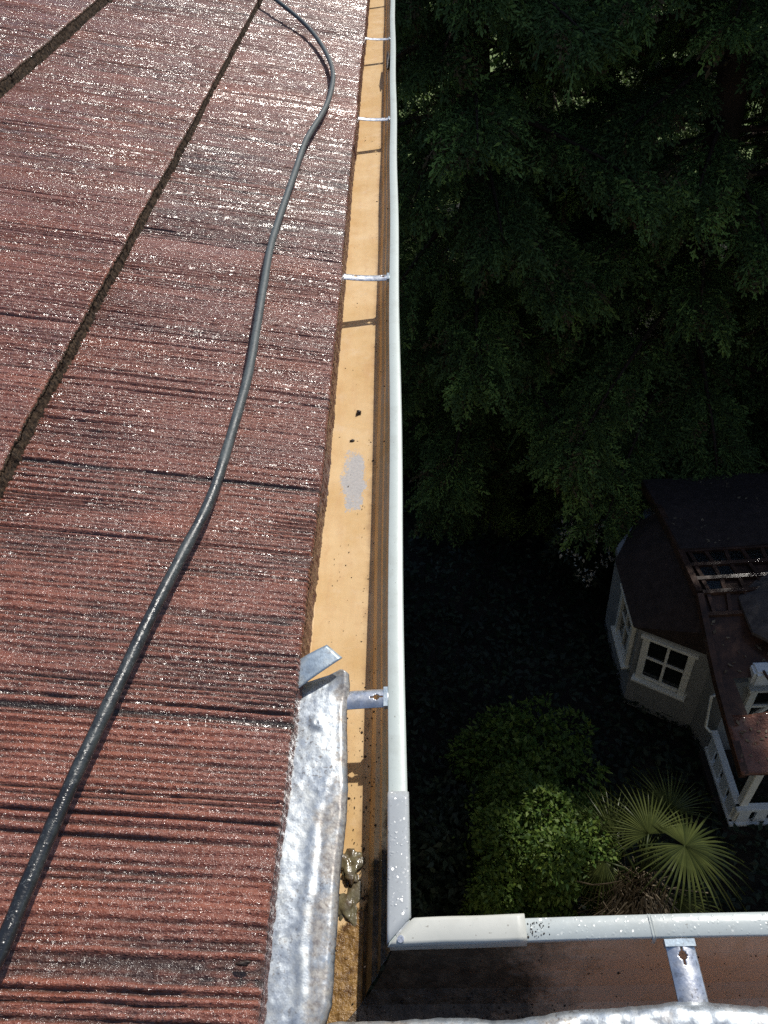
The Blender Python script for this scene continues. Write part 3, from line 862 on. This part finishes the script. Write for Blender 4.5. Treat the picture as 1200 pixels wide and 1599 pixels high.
def conifer(name, loc, H, Rb, nl, seed, label, light=.0, near=True):
    r = np.random.default_rng(seed)
    root = empty(name, loc); tag(root, label, 'tree', 'conifers behind the yard')
    bmb = MB()
    bmb.tube([(0, 0, -.2), (.03, .02, H * .3), (.0, .05, H * .65), (.02, 0, H)], [.24, .17, .09, .02], 12)
    Ps, Ds, Ss, Tn = [], [], [], []
    for i in range(nl):
        h = (.02 + .96 * ((i + r.random()) / nl) ** 1.05) * H
        az = i * 2.399 + r.normal(0, .25)
        R0 = Rb * (1 - .86 * (h / H) ** 1.3) * r.uniform(.55, 1.22)
        d = np.array([math.cos(az), math.sin(az), 0]); sd = np.array([-d[1], d[0], 0])
        dr = r.uniform(.22, .42)
        m_ = 9; lt = r.uniform(.2, 1.5)  # per-limb tint factor, paints some boughs as lit clumps
        tt = np.linspace(.0, 1, m_)
        lz = h + .10 * R0 * tt - dr * R0 * tt ** 2
        limb = [tuple(d * R0 * a * 1. + np.array([0, 0, z])) for a, z in zip(tt, lz)]
        bmb.tube([limb[0], limb[3], limb[6], limb[8]], [.035, .022, .012, .005], 5, cap=False)
        ns = int((68 if near else 45) * R0) + 10
        for q in range(ns):
            t_ = .18 + .82 * r.random() ** .75
            base = d * R0 * t_ + np.array([0, 0, h + .10 * R0 * t_ - dr * R0 * t_ ** 2])
            side = r.choice([-1, 1]); bl = r.uniform(.15, .55) * (1.15 - t_ * .55) * min(1, R0 / 1.6)
            bd = d * r.uniform(.5, 1.0) + sd * side * r.uniform(.4, 1.1)
            bd /= np.linalg.norm(bd)
            kk = 3 if near else 2
            for u in range(kk):
                f = (u + r.random()) / kk
                p = base + bd * bl * f + np.array([0, 0, -.30 * (bl * f) ** 1.3 - .03 * r.random()])
                dd = bd * 1. + sd * r.normal(0, .45) + d * r.normal(.2, .3) + np.array([0, 0, r.uniform(-.95, -.02)])
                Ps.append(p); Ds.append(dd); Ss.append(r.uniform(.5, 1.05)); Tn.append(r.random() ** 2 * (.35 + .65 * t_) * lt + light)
    Ps = np.array(Ps); Ds = np.array(Ds); Ss = np.array(Ss); Tn = np.array(Tn)
    keep = ~gap_mask(Ps + np.array(loc), GAPS)
    Ps, Ds, Ss, Tn = Ps[keep], Ds[keep], Ss[keep], Tn[keep]
    pick = r.integers(0, 3, len(Ps)); VL, QL, TL, DL = [], [], [], []; off_ = 0
    for q, (SV, SF) in enumerate(SPR):
        w_ = pick == q
        V, Q = instance(SV, SF, Ps[w_], Ds[w_], r.normal(0, .6, int(w_.sum())), Ss[w_])
        VL.append(V); QL.append(Q + off_); off_ += len(V)
        TL.append(np.repeat(Tn[w_], len(SF)) + r.normal(0, .10, int(w_.sum()) * len(SF)))
        DL.append(np.repeat((r.random(int(w_.sum())) < .07).astype(float), len(SF)))
    V = np.concatenate(VL) + np.array(loc); Q = np.concatenate(QL); tn = np.concatenate(TL); dd_ = np.concatenate(DL)
    bmb.v = [tuple(np.array(p) + np.array(loc)) for p in bmb.v]
    bmb.build('trunk', m_bark, root, True)
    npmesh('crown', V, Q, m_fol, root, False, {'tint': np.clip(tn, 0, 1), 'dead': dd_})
    return root
G = -5.7
conifer('conifer', (.55, 7.5, G), 9.0, 2.3, 112, 1, 'dark drooping conifer directly beyond the far end of the white gutter lip')
conifer('conifer', (2.75, 7.3, G), 9.4, 2.5, 116, 2, 'dark conifer with the largest pale-tipped boughs, left of and behind the playhouse roof')
conifer('conifer', (5.2, 6.6, G), 9.2, 2.5, 112, 3, 'dark conifer at the right edge behind the playhouse')
conifer('conifer', (1.5, 10.0, G), 10.5, 2.6, 90, 4, 'shadowed conifer in the gap behind the front trees at the top centre', near=False)
conifer('conifer', (4.3, 9.8, G), 10.5, 2.6, 90, 5, 'shadowed conifer behind the front trees towards the top right corner', near=False)
conifer('conifer', (-1.6, 9.6, G), 9.5, 2.4, 70, 6, 'conifer hidden mostly behind the roof, past the top left of the yard', near=False)
conifer('conifer', (6.4, 3.2, G), 9.0, 2.2, 80, 8, 'unseen conifer added beyond the right side of the playhouse to block sky light', near=False)  # out of view, added to keep sky light off the yard
conifer('conifer', (7.6, 9.0, G), 11, 2.8, 80, 9, 'unseen tall conifer added past the top right corner to block sky light', near=False)  # also out of view, added as a sky blocker

def leaf_tpl(ln=1., wd=.5):
    V = np.array([(0,0,0),(.35,wd*.5,.05),(1,0,-.08),(.35,-wd*.5,.05)], float) * np.array([ln, ln, ln])
    return V, np.array([(0, 1, 2, 3)])
LV, LF = leaf_tpl()
def leaf_mass(name, clumps, n, size, m, parent, seed, spread=.35, droop=-.2):
    """leaves spread over overlapping lumpy shells"""
    r = np.random.default_rng(seed)
    c = np.array([q[:3] for q in clumps]); rad = np.array([q[3] for q in clumps])
    wts = rad ** 2 / np.sum(rad ** 2)
    k = r.choice(len(c), n, p=wts)
    d = r.normal(0, 1, (n, 3)); d /= np.linalg.norm(d, axis=1, keepdims=True)
    rr = rad[k] * (1 - spread * r.random(n) ** 1.5 + .45 * np.clip(r.normal(-.6, .6, n), 0, 2))
    P = c[k] + d * rr[:, None] * np.array([1, 1, .85])
    D = d * .6 + r.normal(0, .6, (n, 3)) + np.array([0, 0, droop])
    V, Q = instance(LV, LF, P, D, r.normal(0, .5, n), size * r.uniform(.5, 1.45, n))
    return npmesh(name, V, Q, m, parent, False, {'tint': r.random(n) ** 1.5})

# big leafy shrub
def bush(name, c, R0, H, n, size, label, m, seed, cat='shrub', nclump=34, group=None):
    r = np.random.default_rng(seed)
    root = empty(name, (c[0], c[1], G)); tag(root, label, cat, group)
    cl = []
    for i in range(nclump):
        a = r.uniform(0, 6.28); q = R0 * math.sqrt(r.random()) * .85
        top = H * (1 - .55 * (q / R0) ** 2)
        cl.append((c[0] + q * math.cos(a), c[1] + q * math.sin(a), G + top * r.uniform(.45, .92), R0 * r.uniform(.18, .34)))
    leaf_mass('foliage', cl, n, size, m, root, seed)
    mb = MB()
    for i in range(7):
        q = cl[i]; mb.tube([(c[0] + .05 * math.cos(i), c[1] + .05 * math.sin(i), G - .05), ((c[0] + q[0]) / 2, (c[1] + q[1]) / 2, G + H * .3), q[:3]], [.03, .02, .006], 6)
    mb.build('stem', m_bark, root, True)
    return root, cl
bush('leafy_shrub', (.55, 2.02), .70, 1.35, 36000, .036, 'rounded bright green leafy shrub left of the palm', m_shrub, 21, group='shrubs in the yard')
bush('leafy_shrub', (.62, 2.95), .62, .70, 7000, .05, 'low darker shrub just behind the bright round shrub', m_shrub, 22, group='shrubs in the yard')
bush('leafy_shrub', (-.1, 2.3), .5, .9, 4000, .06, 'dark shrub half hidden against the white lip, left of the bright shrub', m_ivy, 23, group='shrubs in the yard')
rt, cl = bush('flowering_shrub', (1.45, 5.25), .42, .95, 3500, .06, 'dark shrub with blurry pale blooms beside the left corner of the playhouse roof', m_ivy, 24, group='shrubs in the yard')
r = np.random.default_rng(5)
BV, BQ, nb_ = [], [], 0
for i, q in enumerate(cl[:20]):
    k = 14; P = np.array(q[:3]) + np.array([-.02, -.12, q[3] * .9]) + r.normal(0, .035, (k, 3))
    V, Q = instance(LV, LF, P, r.normal(0, 1, (k, 3)) + np.array([0, -.3, .3]), r.normal(0, 1, k), r.uniform(.03, .06, k))
    BV.append(V); BQ.append(Q + nb_); nb_ += len(V)
tag(npmesh('bloom', np.concatenate(BV), np.concatenate(BQ), m_bloom, rt), kind='stuff')
# ivy over the soil
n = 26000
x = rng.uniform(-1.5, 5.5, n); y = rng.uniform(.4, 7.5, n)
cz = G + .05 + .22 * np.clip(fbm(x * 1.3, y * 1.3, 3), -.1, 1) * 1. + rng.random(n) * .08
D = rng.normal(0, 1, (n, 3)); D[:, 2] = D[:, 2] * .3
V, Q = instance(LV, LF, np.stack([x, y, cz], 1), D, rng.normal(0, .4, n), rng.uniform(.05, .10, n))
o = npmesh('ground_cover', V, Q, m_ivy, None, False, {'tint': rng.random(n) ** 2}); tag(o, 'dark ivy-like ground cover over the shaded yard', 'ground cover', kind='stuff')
# sunlit hedge beyond the conifers, seen through gaps
def hedge(x0, x1, y, label, seed):
    r = np.random.default_rng(seed)
    root = empty('hedge', ((x0 + x1) / 2, y, G)); tag(root, label, 'hedge', 'sunlit hedges beyond the trees')
    cl = [(r.uniform(x0, x1), y + r.uniform(-.6, .6), G + r.uniform(.4, 3.6), r.uniform(.4, .7)) for _ in range(60)]
    leaf_mass('foliage', cl, 9000, .16, m_fol2, root, seed)
hedge(-3, 4, 15.5, 'sunlit yellow-green hedge glimpsed through gaps near the white lip', 31)
hedge(4.5, 12, 15.5, 'sunlit yellow-green hedge glimpsed through gaps at the top right', 32)

# ------------------------------------------------------------------ fan palm
def fan(root, hub, dirv, nrm, rad, seed, span=300, nseg=38, droop=.25, crown=None, label=None):
    r = random.Random(seed)
    d = Vector(dirv).normalized(); nn = Vector(nrm); nn = (nn - d * nn.dot(d)).normalized(); sd = nn.cross(d).normalized()
    mb = MB(); hub = Vector(hub); tints = []
    for i in range(nseg):
        f = (i + .5) / nseg - .5
        a = R_(span) * f
        L0 = rad * (1 - .22 * abs(f) * 2) * r.uniform(.84, 1.05)
        u = d * math.cos(a) + sd * math.sin(a)
        tdir = -d * math.sin(a) + sd * math.cos(a)
        hw = math.tan(R_(span) / nseg / 2)
        dr = droop * r.uniform(.7, 1.3)
        def P(s_, lat, lift): return hub + u * (L0 * s_) + tdir * lat + nn * (lift - dr * L0 * s_ ** 2.2 - .0 * lat) + Vector((0, 0, -.18 * L0 * s_ ** 3 * r.uniform(.8, 1.2)))
        st = [0, .16, .32, .55, .78, 1.0]
        rows = []
        for s_ in st:
            wdt = min(L0 * s_ * hw, L0 * .32 * hw) * (1 if s_ <= .32 else max(.03, 1 - (s_ - .32) / .68) ** .7)
            rows.append((P(s_, -wdt, 0), P(s_, 0, wdt * .7 + .001), P(s_, wdt, 0)))
        vs = [p for rw in rows for p in rw]
        fs = []
        for k in range(len(st) - 1):
            for j in range(2): fs.append((k*3+j, k*3+j+1, (k+1)*3+j+1, (k+1)*3+j))
        mb.add(vs, fs); tints += [r.random()] * len(fs)
    o = mb_build_keep(mb, 'leaf', m_palm, root, tints)
    if label: o['label'] = label
    if crown is not None:
        pm = MB(); c = Vector(crown); mid = (c + hub) / 2 + Vector((0, 0, .06))
        pm.tube([c, mid, hub], [.012, .009, .006], 6); pm.build('leaf_stalk', m_palm, root, True)
def mb_build_keep(mb, name, m, parent, tints):
    me = bpy.data.meshes.new(name); me.from_pydata(mb.v, [], mb.f); me.update()
    a = me.attributes.new('tint', 'FLOAT', 'FACE'); a.data.foreach_set('value', np.array(tints, dtype=np.float32))
    return link(name, me, m, parent)
palm = empty('fan_palm', (1.10, 1.72, G)); tag(palm, 'fan palm with one sunlit leaf and a dead fibrous skirt beside the playhouse railing', 'palm')
CR = (1.12, 1.80, -4.62)
fan(palm, (1.405, 1.93, -4.40), (.55, -.25, -.1), (.15, .15, 1), .50, 1, 330, 46, .22, CR, 'large sunlit fan leaf spreading to the right')
fan(palm, (1.404, 2.22, -4.55), (.0, .95, .0), (0, -.5, 1), .42, 2, 200, 36, .10, CR)
fan(palm, (1.20, 2.02, -4.42), (-.25, .95, .05), (.1, -.7, .9), .42, 3, 210, 34, .08, CR, 'olive lit fan leaf in the middle')
fan(palm, (.98, 2.06, -4.5), (-.30, .9, .1), (0, -.6, 1), .38, 4, 190, 30, .08, CR)
fan(palm, (.90, 1.88, -4.48), (-.35, -.75, -.35), (-.3, -.2, 1), .36, 5, 150, 22, .25, CR, 'small fan leaf with pale tips hanging to the lower left')
fan(palm, (1.12, 2.06, -4.66), (-.8, .5, .0), (0, -.5, 1), .42, 8, 170, 26, .15, CR)
fan(palm, (1.33, 1.68, -4.62), (.6, -.55, -.1), (.1, 0, 1), .38, 6, 180, 26, .2, CR)
fan(palm, (1.17, 1.95, -4.60), (.5, .2, -.1), (0, -.2, 1), .30, 7, 160, 22, .2, CR)
mb = MB(); mb.tube([(1.1, 1.72, G), (1.10, 1.72, -5.2), (1.12, 1.78, -4.66)], [.13, .12, .08], 12); mb.build('trunk', m_bark, palm, True)
r = np.random.default_rng(77); mb = MB()
for i in range(800):
    a = r.uniform(0, 6.28); q = r.uniform(.02, .17)
    p0 = np.array([1.07 + q * math.cos(a), 1.66 + q * math.sin(a), r.uniform(-4.72, -4.40)])
    p = [p0]; dd = np.array([math.cos(a) * .3 + r.normal(0, .25), math.sin(a) * .3 - .25 + r.normal(0, .25), -1.])
    for k in range(4):
        p.append(p[-1] + dd * r.uniform(.04, .08)); dd = dd + r.normal(0, .35, 3)
    w0 = r.uniform(.002, .005)
    mb.tube(p, [w0] * 5, 3, cap=False)
me = bpy.data.meshes.new('dead_skirt'); me.from_pydata(mb.v, [], mb.f); me.update()
a_ = me.attributes.new('tint', 'FLOAT', 'FACE'); a_.data.foreach_set('value', np.repeat(r.random(800), 12).astype(np.float32))
link('dead_skirt', me, m_dead, palm)

# ------------------------------------------------------------------ playhouse
ph = empty('playhouse', (2.5, 3.8, G)); tag(ph, 'grey wooden playhouse with white windows, decaying brown roof and a railed porch', 'playhouse')
WT = -4.505
poly = [(1.525, 4.62), (1.525, 3.74), (2.03, 3.428), (2.10, 3.16), (3.6, 3.16), (3.6, 5.15), (1.95, 5.15)]
mb = MB(); k = len(poly)
mb.add([(x, y, G) for x, y in poly] + [(x, y, WT) for x, y in poly],
       [(i, (i+1)%k, (i+1)%k+k, i+k) for i in range(k)] + [tuple(range(k))[::-1], tuple(range(k, 2*k))])
mb.build('wall', m_phwall, ph)
mb = MB()     # trim board under the eaves
for a, c in (((1.517, 4.6), (1.517, 3.735)), ((1.517, 3.735), (2.03, 3.418))):
    mb.bar((*a, -4.55), (*c, -4.55), .02, .08)
mb.build('frieze_board', m_phwhite if False else m_phwall, ph)
def window(parent, A, B2, zb_, zt, out, cols=2, rows=2, fw=.055, brace=False):
    """A,B2: (x,y) ends along wall; out: (x,y) outward"""
    A = Vector((*A, 0)); B2 = Vector((*B2, 0)); O = Vector((*out, 0)).normalized(); d = (B2 - A).normalized(); Wd = (B2 - A).length
    f = MB()
    def pt(s_, z, o_=.018): p = A + d * s_ + O * o_; return (p.x, p.y, z)
    f.bar(pt(fw/2, zb_), pt(fw/2, zt), .036, fw, up=tuple(d)); f.bar(pt(Wd - fw/2, zb_), pt(Wd - fw/2, zt), .036, fw, up=tuple(d))
    f.bar(pt(-.02, zt + .012, .025), pt(Wd + .02, zt + .012, .025), .055, .03)
    wo = f.build('window', m_phwhite, parent, bevel=.003)
    s_ = MB(); s_.bar(pt(-.02, zb_ - .012, .030), pt(Wd + .02, zb_ - .012, .030), .075, .03); s_.bar(pt(fw, zb_ + .03, .016), pt(Wd - fw, zb_ + .03, .016), .022, .03)
    s_.build('sill', m_phwhite, wo, bevel=.003)
    mu = MB()
    if brace:
        mu.bar(pt(fw, zb_ + .02, .014), pt(Wd - fw, zt - .02, .014), .02, .032); mu.bar(pt(fw, (zb_+zt)/2, .010), pt(Wd - fw, (zb_+zt)/2, .010), .018, .028)
    else:
        for i in range(1, cols): mu.bar(pt(fw + (Wd - 2*fw) * i / cols, zb_ + .045, .013), pt(fw + (Wd - 2*fw) * i / cols, zt - .004, .013), .022, .022, up=tuple(d))
        for j in range(1, rows): mu.bar(pt(fw + .001, zb_ + (zt - zb_ + .03) * j / rows, .011), pt(Wd - fw - .001, zb_ + (zt - zb_ + .03) * j / rows, .011), .018, .022)
    mu.build('glazing_bar', m_phwhite, wo)
    g = MB(); g.bar(pt(fw - .002, (zb_+zt)/2, .003), pt(Wd - fw + .002, (zb_+zt)/2, .003), .006, zt - zb_ - .004); g.build('pane', m_glass, wo)
    return wo
dv = Vector((2.03 - 1.525, 3.428 - 3.74, 0)); nrm = (dv.y, -dv.x)
dn = dv.normalized()
p0 = Vector((1.525, 3.74, 0)) + dn * .05; p1 = Vector((1.525, 3.74, 0)) + dn * .47
window(ph, (p0.x, p0.y), (p1.x, p1.y), -5.19, -4.60, nrm)
window(ph, (1.525, 4.22), (1.525, 3.80), -5.19, -4.60, (-1, 0))
window(ph, (2.22, 3.16), (2.62, 3.16), -5.10, -4.58, (0, -1), brace=True)
window(ph, (2.85, 3.16), (3.25, 3.16), -5.10, -4.58, (0, -1), brace=True)
# bay roof facets
E = [(1.72, 4.86, -4.50), (1.462, 4.44, -4.50), (1.462, 3.715, -4.50), (2.02, 3.375, -4.50)]
Tp = [(1.92, 4.72, -4.16), (1.92, 4.3, -4.07), (1.92, 3.68, -4.04), (1.93, 3.36, -4.15)]
mb = MB()
for i in range(3): mb.sheet([E[i], E[i+1], Tp[i+1], Tp[i]], .02)
mb.build('bay_roof', m_phroof, ph)
# main roof
rk = [(5.22, -4.34), (4.68, -4.16), (4.2, -4.07), (3.62, -3.985), (3.25, -4.13), (2.99, -4.22), (2.72, -4.27), (2.35, -4.33)]
rz = edge_fn(rk[::-1])
X0, X1 = 1.85, 3.7
mb = MB()
nx_, ny_ = 30, 18
xs = np.linspace(X0, X1, nx_); ys = np.linspace(5.22, 4.10, ny_)
vs = []
for i in range(nx_):
    for j in range(ny_):
        vs.append((xs[i], ys[j], float(rz(ys[j])) + .02 + .012 * math.floor((ys[j] - 4.1) / .14) * -.0 + .008 * math.sin(xs[i] * 7 + ys[j] * 5)))
mb.add(vs, [tuple(q) for q in gridfaces(nx_, ny_)])
o = mb.build('back_roof', m_phroof, ph); md = o.modifiers.new('t', 'SOLIDIFY'); md.thickness = .02
# rake board
mb = MB()
for a, c in zip(rk[:-1], rk[1:]): mb.bar((X0 + .01, a[0], a[1] - .01), (X0 + .01, c[0], c[1] - .01), .045, .085)
mb.build('rake_board', m_phwood, ph)
# lattice of bare battens over dark holes
mb = MB()
rows = [4.10, 3.93, 3.77, 3.62, 3.46]; cols = [1.93, 2.06, 2.20, 2.34, 2.48, 2.62, 2.76, 2.90, 3.04]
holes = {(0, 0), (0, 1), (0, 2), (0, 3), (0, 4), (0, 5), (1, 1), (1, 2), (2, 1), (0, 6), (1, 5)}
for y_ in rows:
    mb.bar((X0 + .03, y_, float(rz(y_)) + .012), (X1, y_, float(rz(y_)) + .012 ), .032, .03)
rr_ = random.Random(4)
for x_ in cols:
    for a, c in zip(rows[:-1], rows[1:]):
        j = rr_.uniform(-.012, .012)
        mb.bar((x_ + j, a, float(rz(a)) + .004), (x_ - j, c, float(rz(c)) + .004), .028, .024)
mb.build('roof_batten', m_phwood, ph)
mb = MB()
for j, (a, c) in enumerate(zip(rows[:-1], rows[1:])):
    for i, (xa, xb) in enumerate(zip([X0 + .03] + cols, cols + [X1])):
        if (j, i) in holes: continue
        mb.sheet([(xa, c, float(rz(c)) - .012), (xb, c, float(rz(c)) - .012), (xb, a, float(rz(a)) - .012), (xa, a, float(rz(a)) - .012)], .006)
# sheathing below the lattice down to the opening
nn_ = 10; ya, yb = 3.46, 3.02
for i in range(nn_ - 1):
    y0_, y1_ = ya + (yb - ya) * i / (nn_ - 1), ya + (yb - ya) * (i + 1) / (nn_ - 1)
    mb.sheet([(X0 + .03, y1_, float(rz(y1_)) + .0), (X1, y1_, float(rz(y1_))), (X1, y0_, float(rz(y0_))), (X0 + .03, y0_, float(rz(y0_)))], .012)
mb.build('roof_sheathing', m_phwood, ph)
mb = MB(); mb.sheet([(X0 + .03, 2.74, -4.262), (2.00, 2.74, -4.262), (1.97, 3.02, -4.21), (X0 + .03, 3.02, -4.21)], .012)
mb.build('side_board', m_phwood, ph)
# porch roof, wet buckled ply
nx_, ny_ = 60, 18; vs = []
for i in range(nx_):
    for j in range(ny_):
        x_ = X0 - .015 + (X1 - X0) * i / (nx_ - 1); y_ = 2.34 + .41 * j / (ny_ - 1)
        vs.append((x_, y_, float(rz(y_)) + .012 + .018 * float(fbm(np.array(x_ * 8.), np.array(y_ * 8.), 3)) * (j / ny_ + .15)))
mb = MB(); mb.add(vs, [tuple(q) for q in gridfaces(nx_, ny_)])
o = mb.build('porch_roof', m_phrust, ph, True); md = o.modifiers.new('t', 'SOLIDIFY'); md.thickness = .018
# turret roof
mb = MB(); cx, cy = 2.60, 3.42; n8 = 8; rT = .50
ring = [(cx + rT * math.cos(R_(22.5 + 45 * i)), cy + rT * .85 * math.sin(R_(22.5 + 45 * i)), -4.0) for i in range(n8)]
mb.add(ring + [(cx + .1, cy, -3.68)] + [(x, y, z - .03) for x, y, z in ring], [(i, (i+1)%n8, n8) for i in range(n8)] + [(i, i+n8+1, (i+1)%n8+n8+1, (i+1)%n8) for i in range(n8)] + [tuple(range(n8+1, 2*n8+1))])
mb.build('turret_roof', m_phgrey, ph)
mb = MB(); mb.box((2.30, 3.02, -4.12), (3.0, 3.06, -4.03)); mb.box((2.33, 3.06, -4.35), (2.97, 3.75, -4.03)); mb.build('turret_trim', m_phwhite, ph, bevel=.004)
mb = MB(); mb.box((2.10, 2.99, -4.30), (2.24, 3.10, -4.13)); mb.build('vent_box', m_phrail, ph, bevel=.02)
mb = MB(); mb.bar((2.16, 3.02, -4.13), (2.30, 2.62, -4.26), .014, .014); mb.build('loose_batten', m_phwood, ph)
mb = MB(); mb.tube([(1.99, 3.14, -4.60), (1.93, 3.12, -4.62), (1.93, 3.05, -4.95), (1.97, 3.03, -5.0)], .012, 8); mb.build('door_handle', m_phwhite, ph, True)
# leaf litter lying on the playhouse roofs
n = 520
lx = rng.uniform(1.9, 3.5, n); ly = np.concatenate([rng.uniform(2.38, 2.72, 150), rng.uniform(4.15, 5.15, 250), rng.uniform(3.05, 3.45, 120)])
lz = rz(ly) + np.where(ly > 4.1, .034, np.where(ly < 2.8, .032, .010))
D = rng.normal(0, 1, (n, 3)); D[:, 2] *= .08
V, Q = instance(LV, LF, np.stack([lx, ly, lz], 1), D, rng.normal(0, .15, n), rng.uniform(.02, .045, n))
o = npmesh('leaf_litter', V, Q, m_dead, None, False, {'tint': rng.random(n)}); tag(o, 'dry brown leaf litter scattered over the playhouse roof', 'leaf litter', kind='stuff')
# porch
mb = MB(); mb.box((2.02, 2.44, -5.62), (3.6, 3.155, -5.56)); mb.build('porch_deck', m_deck, ph)
rail = MB(); rl = MB()
rail.bar((2.068, 3.14, -5.20), (2.068, 2.50, -5.20), .055, .04); rail.bar((2.041, 2.50, -5.20), (3.5, 2.50, -5.20), .055, .04)
rail.bar((2.068, 3.14, -5.47), (2.068, 2.50, -5.47), .05, .035); rail.bar((2.044, 2.50, -5.47), (3.5, 2.50, -5.47), .05, .035)
rail.build('railing', m_phrail, ph, bevel=.004)
def board(a, c):
    m_ = MB(); m_.bar((a[0], a[1], -5.335), (c[0], c[1], -5.335), .016, .24); m_.build('railing_board', m_phrail, ph)
y_ = 3.12
while y_ > 2.53:
    board((2.066, y_), (2.066, max(y_ - .11, 2.51))); y_ -= .155
x_ = 2.09
while x_ < 3.4:
    board((x_, 2.502), (x_ + .085, 2.502)); x_ += .13
for (px_, py_) in ((2.10, 2.535), (3.5, 2.535)):
    mb = MB(); mb.box((px_ - .03, py_ - .03, -5.56), (px_ + .03, py_ + .03, -4.37)); mb.box((px_ - .05, py_ - .05, -4.43), (px_ + .10, py_ + .05, -4.372)); mb.build('porch_post', m_phwhite, ph, bevel=.004)

ph.location.x += .03
